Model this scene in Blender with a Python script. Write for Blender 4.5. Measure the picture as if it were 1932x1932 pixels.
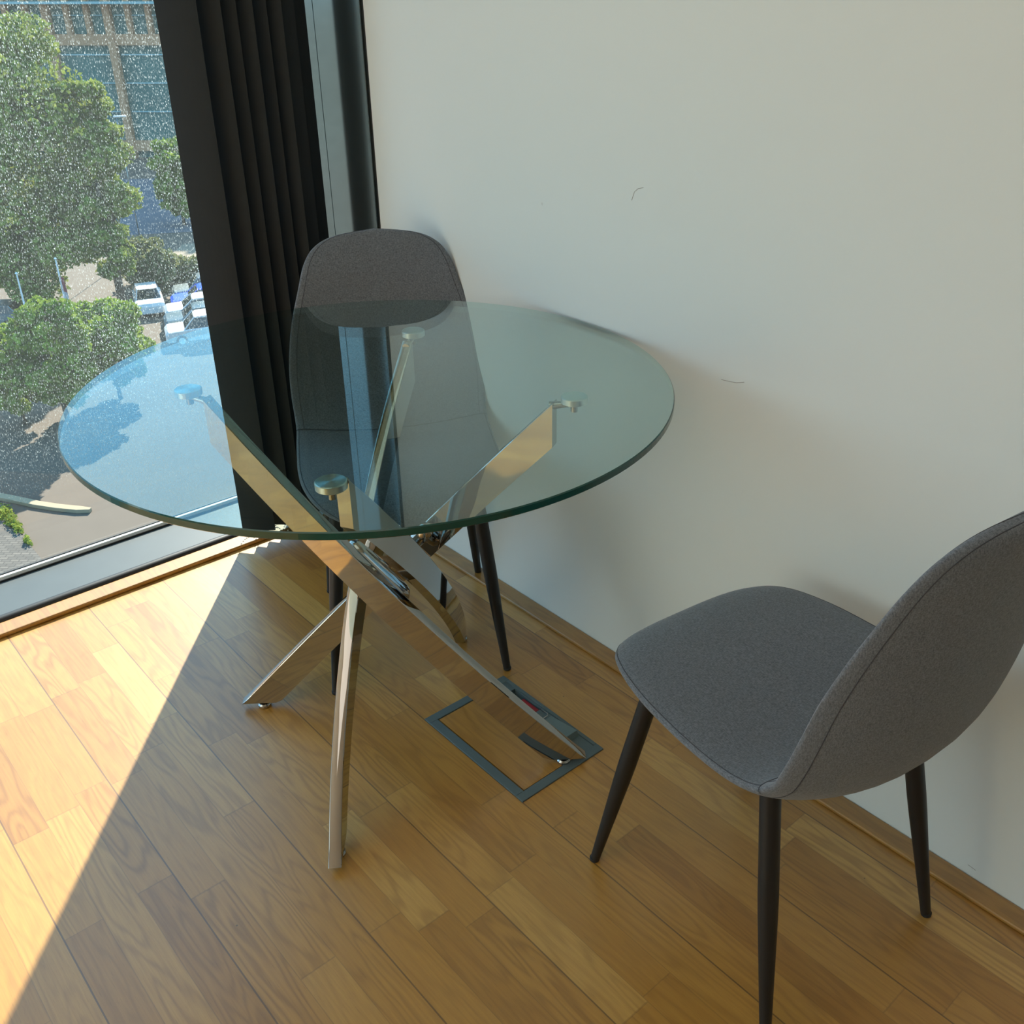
import bpy, bmesh, math, random
import numpy as np
from mathutils import Vector, Matrix

# ------------------------------------------------------------------ scene basics
for o in list(bpy.data.objects):
    bpy.data.objects.remove(o, do_unlink=True)
SC = bpy.context.scene
COL = SC.collection
random.seed(7)

# ------------------------------------------------------------------ camera
CAM_C = Vector((1.2719, 2.2237, 1.3484))
YAW, PITCH, ROLL = 3.9795, 0.4879, -0.0015
F_PX, PPX, PPY = 1845.06, 1029.16, 937.10
fw = Vector((math.cos(PITCH) * math.cos(YAW), math.cos(PITCH) * math.sin(YAW), -math.sin(PITCH)))
rt = fw.cross(Vector((0, 0, 1))).normalized()
up = rt.cross(fw)
rt, up = (math.cos(ROLL) * rt + math.sin(ROLL) * up), (-math.sin(ROLL) * rt + math.cos(ROLL) * up)
cam_d = bpy.data.cameras.new('camera')
cam = bpy.data.objects.new('camera', cam_d)
COL.objects.link(cam)
M = Matrix.Identity(4)
for i in range(3):
    M[i][0] = rt[i]; M[i][1] = up[i]; M[i][2] = -fw[i]; M[i][3] = CAM_C[i]
cam.matrix_world = M
cam_d.sensor_width = 36.0
cam_d.lens = F_PX / 1932 * 36.0
cam_d.shift_x = -(PPX - 966) / 1932
cam_d.shift_y = (PPY - 966) / 1932
cam_d.clip_start = 0.02
cam_d.clip_end = 600
SC.camera = cam


def at(px, py, z):
    """point of the plane z seen at a photograph pixel (used to survey the ground outside)"""
    d = fw + rt * ((px - PPX) / F_PX) - up * ((py - PPY) / F_PX)
    t = (z - CAM_C.z) / d.z
    return CAM_C + d * t


# ------------------------------------------------------------------ light
EXPOSURE = 0.14
SC.view_settings.view_transform = 'Standard'
SC.view_settings.look = 'None'
SC.view_settings.gamma = 1
SC.view_settings.exposure = EXPOSURE
SC.view_settings.use_curve_mapping = False

SUN_EL = math.radians(34)
sd = Vector((0.656 * math.cos(SUN_EL), 0.755 * math.cos(SUN_EL), -math.sin(SUN_EL)))
sun_d = bpy.data.lights.new('sun', 'SUN')
sun_d.energy = 13.5
sun_d.angle = math.radians(0.55)
sun_d.color = (1.0, 0.93, 0.80)
sun = bpy.data.objects.new('sun', sun_d)
sun.rotation_euler = sd.to_track_quat('-Z', 'Y').to_euler()
sun.location = (-20, -25, 30)
COL.objects.link(sun)

W = bpy.data.worlds.new('world')
SC.world = W
W.use_nodes = True
nt = W.node_tree
nt.nodes.clear()
SKY_STRENGTH = 2.7


def wn(t, **k):
    n = nt.nodes.new(t)
    for a, b in k.items():
        setattr(n, a, b)
    return n


geo = wn('ShaderNodeTexCoord')
sep = wn('ShaderNodeSeparateXYZ')
nt.links.new(geo.outputs['Generated'], sep.inputs[0])
rmp = wn('ShaderNodeValToRGB')
e = rmp.color_ramp.elements
e[0].position = 0.0; e[0].color = (0.10, 0.11, 0.10, 1)
e[1].position = 1.0; e[1].color = (0.09, 0.25, 0.50, 1)
for p_, c_ in ((0.495, (0.16, 0.17, 0.16, 1)), (0.51, (0.34, 0.58, 0.78, 1)), (0.60, (0.15, 0.39, 0.66, 1)), (0.75, (0.12, 0.36, 0.62, 1))):
    q = e.new(p_); q.color = c_
mz = wn('ShaderNodeMath', operation='MULTIPLY_ADD')
nt.links.new(sep.outputs[2], mz.inputs[0]); mz.inputs[1].default_value = 0.5; mz.inputs[2].default_value = 0.5
nt.links.new(mz.outputs[0], rmp.inputs[0])
mp = wn('ShaderNodeMapping'); mp.inputs['Scale'].default_value = (2.2, 2.2, 6.0)
nt.links.new(geo.outputs['Generated'], mp.inputs[0])
nz = wn('ShaderNodeTexNoise'); nz.inputs['Scale'].default_value = 1.25; nz.inputs['Detail'].default_value = 6; nz.inputs['Roughness'].default_value = 0.58
nt.links.new(mp.outputs[0], nz.inputs['Vector'])
cr = wn('ShaderNodeMapRange'); cr.inputs['From Min'].default_value = 0.42; cr.inputs['From Max'].default_value = 0.66
nt.links.new(nz.outputs['Fac'], cr.inputs['Value'])
ab = wn('ShaderNodeMapRange'); ab.inputs['From Min'].default_value = 0.0; ab.inputs['From Max'].default_value = 0.06
nt.links.new(sep.outputs[2], ab.inputs['Value'])
mm = wn('ShaderNodeMath', operation='MULTIPLY')
nt.links.new(cr.outputs[0], mm.inputs[0]); nt.links.new(ab.outputs[0], mm.inputs[1])
mxw = wn('ShaderNodeMixRGB'); mxw.inputs[2].default_value = (0.27, 0.47, 0.63, 1)
nt.links.new(mm.outputs[0], mxw.inputs[0]); nt.links.new(rmp.outputs[0], mxw.inputs[1])
bg = wn('ShaderNodeBackground'); bg.inputs[1].default_value = SKY_STRENGTH
nt.links.new(mxw.outputs[0], bg.inputs[0])
wo = wn('ShaderNodeOutputWorld'); nt.links.new(bg.outputs[0], wo.inputs[0])


def area(name, loc, target, sx, sy, power, color):
    d = bpy.data.lights.new(name, 'AREA'); d.shape = 'RECTANGLE'; d.size = sx; d.size_y = sy
    d.energy = power; d.color = color
    o = bpy.data.objects.new(name, d); o.location = loc
    o.rotation_euler = (Vector(target) - Vector(loc)).to_track_quat('-Z', 'Y').to_euler()
    COL.objects.link(o)
    return o


# added fill lights with no known source, below the ceiling and at the left
area('ceiling_fill', (2.0, 1.7, 2.50), (2.0, 1.7, 0), 1.8, 1.8, 9, (1.0, 0.95, 0.88))
area('side_fill', (4.42, 1.15, 1.25), (0, 1.5, 1.0), 2.2, 2.2, 10, (0.84, 1.0, 0.98))


# ------------------------------------------------------------------ material helpers
def mat(name):
    m = bpy.data.materials.new(name); m.use_nodes = True
    n = m.node_tree; n.nodes.clear()
    return m, n


def N(n, t, ins=None, **k):
    x = n.nodes.new(t)
    for a, b in k.items():
        setattr(x, a, b)
    if ins:
        for a, b in ins.items():
            if isinstance(b, bpy.types.NodeSocket):
                n.links.new(b, x.inputs[a])
            else:
                x.inputs[a].default_value = b
    return x


def math_(n, op, a, b=None, c=None):
    x = n.nodes.new('ShaderNodeMath'); x.operation = op
    for i, v in enumerate((a, b, c)):
        if v is None: continue
        if isinstance(v, bpy.types.NodeSocket): n.links.new(v, x.inputs[i])
        else: x.inputs[i].default_value = v
    return x.outputs[0]


def out(n, s):
    o = n.nodes.new('ShaderNodeOutputMaterial'); n.links.new(s, o.inputs[0])


def mix(n, f, a, b, mode='MIX'):
    x = n.nodes.new('ShaderNodeMixRGB'); x.blend_type = mode
    for i, v in enumerate((f, a, b)):
        if isinstance(v, bpy.types.NodeSocket): n.links.new(v, x.inputs[i])
        elif i == 0: x.inputs[0].default_value = v
        else: x.inputs[i].default_value = (*v, 1) if len(v) == 3 else v
    return x.outputs[0]


def simple(name, col, rough=0.5, metal=0.0, spec=0.5, var=0.06, scale=20, bump=0.0, bscale=200, coat=0.0):
    m, n = mat(name)
    tc = N(n, 'ShaderNodeTexCoord')
    nz = N(n, 'ShaderNodeTexNoise', {'Vector': tc.outputs['Object'], 'Scale': scale, 'Detail': 4})
    dark = tuple(c * (1 - var) for c in col); lite = tuple(min(1, c * (1 + var)) for c in col)
    c = mix(n, nz.outputs['Fac'], dark, lite)
    b = N(n, 'ShaderNodeBsdfPrincipled', {'Base Color': c, 'Roughness': rough, 'Metallic': metal, 'Specular IOR Level': spec, 'Coat Weight': coat})
    if bump:
        nb = N(n, 'ShaderNodeTexNoise', {'Vector': tc.outputs['Object'], 'Scale': bscale, 'Detail': 3})
        bm = N(n, 'ShaderNodeBump', {'Height': nb.outputs['Fac'], 'Strength': bump, 'Distance': 0.002})
        n.links.new(bm.outputs[0], b.inputs['Normal'])
    out(n, b.outputs[0])
    return m


# ---- oak strip floor
def oak(name, strips=True, tint=1.0):
    m, n = mat(name)
    g = N(n, 'ShaderNodeNewGeometry')
    s = N(n, 'ShaderNodeSeparateXYZ', {0: g.outputs['Position']})
    X, Y = s.outputs[0], s.outputs[1]
    if strips:
        xs = math_(n, 'DIVIDE', math_(n, 'ADD', X, 0.015), 0.0610)    # strip index
        xi = math_(n, 'FLOOR', xs)
        xf = math_(n, 'SUBTRACT', xs, xi)
        wn1 = N(n, 'ShaderNodeTexWhiteNoise', {'W': xi}, noise_dimensions='1D')
        ln = math_(n, 'MULTIPLY_ADD', wn1.outputs['Value'], 0.12, 0.36)
        ys = math_(n, 'ADD', math_(n, 'DIVIDE', Y, ln), math_(n, 'MULTIPLY', wn1.outputs['Value'], 17.3))
        # irregular lengths
        ys = math_(n, 'ADD', ys, math_(n, 'MULTIPLY', math_(n, 'SINE', math_(n, 'MULTIPLY', ys, 2.1)), 0.28))
        yi = math_(n, 'FLOOR', ys)
        yf = math_(n, 'SUBTRACT', ys, yi)
        cell = N(n, 'ShaderNodeCombineXYZ', {0: xi, 1: yi, 2: 0.0})
    else:
        cell = N(n, 'ShaderNodeCombineXYZ', {0: 3.0, 1: 9.0, 2: 0.0})
    wv = N(n, 'ShaderNodeTexWhiteNoise', {'Vector': cell.outputs[0]}, noise_dimensions='3D')
    wcol = N(n, 'ShaderNodeSeparateColor', {0: wv.outputs['Color']})
    # grain coordinates: stretched along the board, shifted per strip
    off = N(n, 'ShaderNodeVectorMath', {0: wv.outputs['Color'], 1: (7.0, 9.0, 5.0)}, operation='MULTIPLY')
    pos = N(n, 'ShaderNodeVectorMath', {0: g.outputs['Position'], 1: off.outputs[0]}, operation='ADD')
    mpg = N(n, 'ShaderNodeMapping', {0: pos.outputs[0], 'Scale': (22.0, 2.6, 22.0)})
    big = N(n, 'ShaderNodeTexNoise', {'Vector': mpg.outputs[0], 'Scale': 1.0, 'Detail': 2, 'Roughness': 0.4})
    rings = math_(n, 'MULTIPLY', big.outputs['Fac'], 62.0)
    rings = math_(n, 'SINE', rings)
    rings = math_(n, 'MULTIPLY_ADD', rings, 0.5, 0.5)
    rings = math_(n, 'POWER', rings, 2.0)
    mpf = N(n, 'ShaderNodeMapping', {0: pos.outputs[0], 'Scale': (260.0, 9.0, 60.0)})
    fine = N(n, 'ShaderNodeTexNoise', {'Vector': mpf.outputs[0], 'Scale': 1.0, 'Detail': 5, 'Roughness': 0.65})
    mpp = N(n, 'ShaderNodeMapping', {0: pos.outputs[0], 'Scale': (900.0, 40.0, 60.0)})
    pore = N(n, 'ShaderNodeTexNoise', {'Vector': mpp.outputs[0], 'Scale': 1.0, 'Detail': 2})
    ramp = N(n, 'ShaderNodeValToRGB', {0: wcol.outputs[0]})
    el = ramp.color_ramp.elements
    T = tint
    el[0].position = 0.0; el[0].color = (0.420 * T, 0.198 * T, 0.030 * T, 1)
    el[1].position = 1.0; el[1].color = (0.630 * T, 0.365 * T, 0.092 * T, 1)
    for p_, c_ in ((0.20, (0.485, 0.240, 0.040)), (0.6, (0.515, 0.263, 0.047)), (0.85, (0.560, 0.300, 0.062))):
        q = el.new(p_); q.color = (c_[0] * T, c_[1] * T, c_[2] * T, 1)
    c = ramp.outputs[0]
    rs = math_(n, 'MULTIPLY', rings, math_(n, 'MULTIPLY_ADD', wcol.outputs[1], 0.50, 0.18))
    c = mix(n, rs, c, (0.62, 0.55, 0.44), 'MULTIPLY')
    fr = N(n, 'ShaderNodeMapRange', {'Value': fine.outputs['Fac'], 'From Min': 0.3, 'From Max': 0.75, 'To Min': 0.0, 'To Max': 0.60})
    c = mix(n, fr.outputs[0], c, (0.70, 0.60, 0.48), 'MULTIPLY')
    pr = N(n, 'ShaderNodeMapRange', {'Value': pore.outputs['Fac'], 'From Min': 0.62, 'From Max': 0.75, 'To Min': 0.0, 'To Max': 0.35})
    c = mix(n, pr.outputs[0], c, (0.45, 0.35, 0.25), 'MULTIPLY')
    rough = N(n, 'ShaderNodeMapRange', {'Value': fine.outputs['Fac'], 'To Min': 0.30, 'To Max': 0.44})
    h = fine.outputs['Fac']
    if strips:
        # strip joints: faint; plank joints (every third strip): dark
        ed = math_(n, 'MINIMUM', xf, math_(n, 'SUBTRACT', 1.0, xf))
        le = math_(n, 'LESS_THAN', ed, 0.012)
        pi3 = math_(n, 'MODULO', math_(n, 'ROUND', xs), 3.0)
        isp = math_(n, 'LESS_THAN', math_(n, 'ABSOLUTE', math_(n, 'SUBTRACT', pi3, 1.0)), 0.5)
        pl_ = math_(n, 'MULTIPLY', math_(n, 'LESS_THAN', ed, 0.02), isp)
        ye = math_(n, 'MINIMUM', yf, math_(n, 'SUBTRACT', 1.0, yf))
        ly = math_(n, 'LESS_THAN', ye, 0.0035)
        weak = math_(n, 'MULTIPLY', math_(n, 'MAXIMUM', le, ly), 0.28)
        gap = math_(n, 'MAXIMUM', weak, math_(n, 'MULTIPLY', pl_, 0.72))
        c = mix(n, gap, c, (0.10, 0.045, 0.015))
        # small dark specks of wear
        vs = N(n, 'ShaderNodeTexVoronoi', {'Vector': g.outputs['Position'], 'Scale': 9.0})
        sp = math_(n, 'LESS_THAN', vs.outputs['Distance'], 0.016)
        c = mix(n, math_(n, 'MULTIPLY', sp, 0.7), c, (0.06, 0.03, 0.015))
        h = math_(n, 'SUBTRACT', math_(n, 'MULTIPLY', fine.outputs['Fac'], 0.25), gap)
    bp = N(n, 'ShaderNodeBump', {'Height': h, 'Strength': 0.12, 'Distance': 0.001})
    b = N(n, 'ShaderNodeBsdfPrincipled', {'Base Color': c, 'Roughness': rough.outputs[0], 'Specular IOR Level': 0.5, 'Normal': bp.outputs[0], 'Coat Weight': 0.9, 'Coat Roughness': 0.33, 'Coat IOR': 1.62})
    out(n, b.outputs[0])
    return m


M_FLOOR = oak('oak_strip_floor', True)
M_OAK = oak('oak_trim', False, 0.88)
M_LID = oak('oak_lid', False, 1.0)

# ---- wall paint
m, n = mat('wall_paint')
g = N(n, 'ShaderNodeNewGeometry')
n1 = N(n, 'ShaderNodeTexNoise', {'Vector': g.outputs['Position'], 'Scale': 1.6, 'Detail': 3})
n2 = N(n, 'ShaderNodeTexNoise', {'Vector': g.outputs['Position'], 'Scale': 380.0, 'Detail': 2})
c = mix(n, n1.outputs['Fac'], (0.735, 0.775, 0.75), (0.76, 0.795, 0.77))
vs = N(n, 'ShaderNodeTexVoronoi', {'Vector': g.outputs['Position'], 'Scale': 5.5})
c = mix(n, math_(n, 'MULTIPLY', math_(n, 'LESS_THAN', vs.outputs['Distance'], 0.022), 0.25), c, (0.42, 0.40, 0.37))
bp = N(n, 'ShaderNodeBump', {'Height': n2.outputs['Fac'], 'Strength': 0.05, 'Distance': 0.001})
b = N(n, 'ShaderNodeBsdfPrincipled', {'Base Color': c, 'Roughness': 0.62, 'Specular IOR Level': 0.3, 'Normal': bp.outputs[0]})
out(n, b.outputs[0])
M_WALL = m
M_CEIL = simple('ceiling_paint', (0.82, 0.81, 0.78), 0.9)

# ---- melange fabric
m, n = mat('grey_fabric')
tc = N(n, 'ShaderNodeTexCoord')
mp1 = N(n, 'ShaderNodeMapping', {0: tc.outputs['Object'], 'Scale': (900, 200, 900)})
mp2 = N(n, 'ShaderNodeMapping', {0: tc.outputs['Object'], 'Scale': (200, 900, 250)})
f1 = N(n, 'ShaderNodeTexNoise', {'Vector': mp1.outputs[0], 'Scale': 1.0, 'Detail': 3})
f2 = N(n, 'ShaderNodeTexNoise', {'Vector': mp2.outputs[0], 'Scale': 1.0, 'Detail': 3})
f3 = N(n, 'ShaderNodeTexNoise', {'Vector': tc.outputs['Object'], 'Scale': 9.0, 'Detail': 3})
fm = math_(n, 'ADD', f1.outputs['Fac'], f2.outputs['Fac'])
fm2 = N(n, 'ShaderNodeMapRange', {'Value': fm, 'From Min': 0.75, 'From Max': 1.25})
c = mix(n, fm2.outputs[0], (0.090, 0.103, 0.121), (0.215, 0.238, 0.270))
c = mix(n, math_(n, 'MULTIPLY', f3.outputs['Fac'], 0.25), c, (0.12, 0.12, 0.12))
bp = N(n, 'ShaderNodeBump', {'Height': fm, 'Strength': 0.35, 'Distance': 0.0012})
b = N(n, 'ShaderNodeBsdfPrincipled', {'Base Color': c, 'Roughness': 0.95, 'Specular IOR Level': 0.15, 'Sheen Weight': 0.25, 'Sheen Roughness': 0.5, 'Normal': bp.outputs[0]})
out(n, b.outputs[0])
M_FAB = m
M_SEAM = simple('seam_thread', (0.055, 0.058, 0.068), 0.9)
M_BLACK = simple('black_powder_coat', (0.010, 0.011, 0.012), 0.42, spec=0.45, bump=0.08, bscale=900)
M_RUB = simple('black_rubber', (0.02, 0.02, 0.02), 0.7)

# ---- metals
def chrome(name, col=(0.46, 0.45, 0.43), rough=0.035, wob=0.02):
    m, n = mat(name)
    tc = N(n, 'ShaderNodeTexCoord')
    z = N(n, 'ShaderNodeTexNoise', {'Vector': tc.outputs['Object'], 'Scale': 9.0, 'Detail': 1})
    bp = N(n, 'ShaderNodeBump', {'Height': z.outputs['Fac'], 'Strength': wob, 'Distance': 0.02})
    b = N(n, 'ShaderNodeBsdfPrincipled', {'Base Color': (*col, 1), 'Metallic': 1.0, 'Roughness': rough, 'Normal': bp.outputs[0]})
    out(n, b.outputs[0])
    return m


M_CHROME = chrome('polished_chrome', wob=0.05)
M_CHROME2 = chrome('chrome_foot', rough=0.08, wob=0.0)
m, n = mat('spun_steel')                      # turned top of the glass pads
tc = N(n, 'ShaderNodeTexCoord')
rd = N(n, 'ShaderNodeTangent', direction_type='RADIAL', axis='Z')
b = N(n, 'ShaderNodeBsdfPrincipled', {'Base Color': (0.86, 0.93, 0.93, 1), 'Metallic': 1.0, 'Roughness': 0.36, 'Anisotropic': 0.9, 'Anisotropic Rotation': 0.25, 'Tangent': rd.outputs[0]})
out(n, b.outputs[0])
M_DISC = m
M_GREY = simple('grey_aluminium', (0.25, 0.30, 0.30), 0.14, metal=0.92, spec=0.6)
M_SILL = simple('pale_grey_sill', (0.070, 0.084, 0.088), 0.42, spec=0.5, var=0.10, scale=14)
M_SILVER = simple('silver_bead', (0.86, 0.90, 0.90), 0.35)
M_DARKMET = simple('dark_gasket', (0.018, 0.019, 0.02), 0.45)
M_BLIND = simple('charcoal_blind_fabric', (0.020, 0.025, 0.029), 0.75, spec=0.3, var=0.10, scale=30, bump=0.12, bscale=700)
M_BOXGREY = simple('slate_grey_plastic', (0.105, 0.145, 0.155), 0.45, var=0.08)
M_BOXLITE = simple('grey_green_flap', (0.15, 0.20, 0.20), 0.4)
M_RED = simple('red_socket', (0.32, 0.012, 0.022), 0.4)
M_BEAD = simple('clear_bead_chain', (0.75, 0.72, 0.62), 0.25, spec=0.6)


# ---- table glass (two polished faces and a dark green ground edge)
def pane(name, tint, refl=1.0, dirt=0):
    m, n = mat(name)
    g = N(n, 'ShaderNodeNewGeometry')
    tr = N(n, 'ShaderNodeBsdfTransparent', {'Color': (*tint, 1)})
    gl = N(n, 'ShaderNodeBsdfGlossy', {'Color': (0.93, 0.97, 0.97, 1), 'Roughness': 0.0 if not dirt else 0.01})
    # same reflectance from both sides of a thin face
    # Schlick with the facing cosine
    vm = N(n, 'ShaderNodeVectorMath', {0: g.outputs['Normal'], 1: g.outputs['Incoming']}, operation='DOT_PRODUCT')
    cs = math_(n, 'ABSOLUTE', vm.outputs['Value'])
    sch = math_(n, 'POWER', math_(n, 'SUBTRACT', 1.0, cs), 5.0)
    fac = math_(n, 'MULTIPLY', math_(n, 'MULTIPLY_ADD', sch, 0.957, 0.043), refl)
    mx = N(n, 'ShaderNodeMixShader', {0: fac, 1: tr.outputs[0], 2: gl.outputs[0]})
    s = mx.outputs[0]
    if dirt:
        sp = N(n, 'ShaderNodeSeparateXYZ', {0: g.outputs['Position']})
        wob = N(n, 'ShaderNodeTexNoise', {'Vector': g.outputs['Position'], 'Scale': 30.0, 'Detail': 2})
        ax = math_(n, 'MULTIPLY_ADD', wob.outputs['Fac'], 0.012, sp.outputs[0])
        masks = []
        for (sx, sz, thr, keep, gain) in ((250, 105, 0.22, 0.42, 0.60), (430, 70, 0.22, 0.5, 0.40), (120, 75, 0.12, 0.72, 1.0), (520, 360, 0.25, 0.4, 0.34)):
            v = N(n, 'ShaderNodeCombineXYZ', {0: math_(n, 'MULTIPLY', ax, sx), 1: math_(n, 'MULTIPLY', sp.outputs[2], sz), 2: 0.0})
            vo = N(n, 'ShaderNodeTexVoronoi', {'Vector': v.outputs[0], 'Scale': 1.0}, voronoi_dimensions='2D')
            sc_ = N(n, 'ShaderNodeSeparateColor', {0: vo.outputs['Color']})
            on = math_(n, 'GREATER_THAN', sc_.outputs[0], keep)
            a = math_(n, 'MULTIPLY', math_(n, 'LESS_THAN', vo.outputs['Distance'], thr), on)
            masks.append(math_(n, 'MULTIPLY', a, math_(n, 'MULTIPLY', gain, math_(n, 'MULTIPLY_ADD', sc_.outputs[1], 0.8, 0.2))))
        a = masks[0]
        for b_ in masks[1:]:
            a = math_(n, 'MAXIMUM', a, b_)
        # denser towards the middle height of the pane, nearly clean at the very bottom
        patch = N(n, 'ShaderNodeTexNoise', {'Vector': g.outputs['Position'], 'Scale': 3.5, 'Detail': 2})
        pr = N(n, 'ShaderNodeMapRange', {'Value': patch.outputs['Fac'], 'From Min': 0.30, 'From Max': 0.55, 'To Min': 0.35, 'To Max': 1.0})
        zz = N(n, 'ShaderNodeMapRange', {'Value': sp.outputs[2], 'From Min': 0.18, 'From Max': 0.42, 'To Min': 0.06, 'To Max': 1.0})
        a = math_(n, 'MULTIPLY', a, math_(n, 'MULTIPLY', pr.outputs[0], zz.outputs[0]))
        haze = math_(n, 'MULTIPLY', zz.outputs[0], 0.045)
        a = math_(n, 'MAXIMUM', a, haze)
        tl = N(n, 'ShaderNodeBsdfTranslucent', {'Color': (0.62, 0.72, 0.72, 1)})
        df = N(n, 'ShaderNodeBsdfDiffuse', {'Color': (0.6, 0.68, 0.68, 1)})
        td = N(n, 'ShaderNodeMixShader', {0: 0.35, 1: tl.outputs[0], 2: df.outputs[0]})
        mx2 = N(n, 'ShaderNodeMixShader', {0: a, 1: s, 2: td.outputs[0]})
        s = mx2.outputs[0]
    out(n, s)
    return m


M_TGLASS = pane('table_glass', (0.78, 0.87, 0.855), 1.4)
M_WGLASS = pane('window_glass', (0.93, 0.975, 0.965), 0.7, dirt=1)
m, n = mat('glass_edge')
tc = N(n, 'ShaderNodeTexCoord')
z = N(n, 'ShaderNodeTexNoise', {'Vector': tc.outputs['Object'], 'Scale': 8.0, 'Detail': 2})
c = mix(n, z.outputs['Fac'], (0.004, 0.050, 0.042), (0.010, 0.085, 0.070))
b = N(n, 'ShaderNodeBsdfPrincipled', {'Base Color': c, 'Roughness': 0.12, 'Specular IOR Level': 0.5})
g = N(n, 'ShaderNodeNewGeometry')
tr = N(n, 'ShaderNodeBsdfTransparent', {'Color': (0.80, 0.93, 0.90, 1)})
mx = N(n, 'ShaderNodeMixShader', {0: g.outputs['Backfacing'], 1: b.outputs[0], 2: tr.outputs[0]})
out(n, mx.outputs[0])
M_TEDGE = m

# ---- outdoors
def leafmat(name, a, b_):
    m, n = mat(name)
    g = N(n, 'ShaderNodeNewGeometry')
    z = N(n, 'ShaderNodeTexNoise', {'Vector': g.outputs['Position'], 'Scale': 1.3, 'Detail': 6, 'Roughness': 0.7})
    mr = N(n, 'ShaderNodeMapRange', {'Value': z.outputs['Fac'], 'From Min': 0.35, 'From Max': 0.65})
    c = mix(n, mr.outputs[0], a, b_)
    d = N(n, 'ShaderNodeBsdfDiffuse', {'Color': c})
    t = N(n, 'ShaderNodeBsdfTranslucent', {'Color': c})
    mx = N(n, 'ShaderNodeMixShader', {0: 0.3, 1: d.outputs[0], 2: t.outputs[0]})
    out(n, mx.outputs[0])
    return m


M_LEAF = leafmat('leaves_mid_green', (0.09, 0.14, 0.035), (0.36, 0.40, 0.08))
M_LEAF2 = leafmat('leaves_yellow_green', (0.11, 0.18, 0.025), (0.32, 0.40, 0.06))
M_LEAF3 = leafmat('leaves_olive', (0.13, 0.15, 0.06), (0.26, 0.26, 0.12))
M_BARK = simple('bark', (0.10, 0.07, 0.05), 0.9)
M_ROAD = simple('warm_asphalt', (0.115, 0.088, 0.066), 0.9, var=0.12, scale=0.7)
M_ROAD2 = simple('grey_blue_road', (0.10, 0.115, 0.14), 0.9, var=0.15, scale=0.5)
M_SAND = simple('pale_dry_ground', (0.26, 0.20, 0.14), 0.95, var=0.15, scale=0.6)
M_KERB = simple('cream_kerb_stone', (0.34, 0.26, 0.165), 0.9, var=0.08, scale=3)
m, n = mat('block_paving')
g = N(n, 'ShaderNodeNewGeometry')
mpv = N(n, 'ShaderNodeMapping', {0: g.outputs['Position'], 'Rotation': (0, 0, 0.73), 'Scale': (1.6, 1.6, 1.6)})
bk = N(n, 'ShaderNodeTexBrick', {'Vector': mpv.outputs[0], 'Color1': (0.085, 0.075, 0.065, 1), 'Color2': (0.14, 0.12, 0.10, 1), 'Mortar': (0.06, 0.052, 0.045, 1), 'Scale': 1.0, 'Mortar Size': 0.03})
b = N(n, 'ShaderNodeBsdfPrincipled', {'Base Color': bk.outputs['Color'], 'Roughness': 0.9})
out(n, b.outputs[0])
M_PAVE = m
M_FRAME = simple('terracotta_frame', (0.55, 0.26, 0.13), 0.8, var=0.1, scale=1.0)
M_TEAL = simple('teal_curtain_glass', (0.040, 0.150, 0.130), 0.35, spec=0.3, var=0.3, scale=0.25)
M_TEALL = simple('pale_teal_transom', (0.28, 0.46, 0.46), 0.5)
M_WHITEP = simple('white_paint', (0.78, 0.78, 0.78), 0.5)
M_FLAG = simple('pale_flag_cloth', (0.50, 0.44, 0.46), 0.9)
M_FLAGR = simple('red_flag_cloth', (0.28, 0.05, 0.06), 0.9)
M_TYRE = simple('tyre_rubber', (0.02, 0.02, 0.02), 0.8)
M_CARGL = simple('car_window_glass', (0.018, 0.028, 0.032), 0.08, spec=0.8)
M_EXT = simple('pale_stone_ledge', (0.50, 0.45, 0.38), 0.8)


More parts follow.
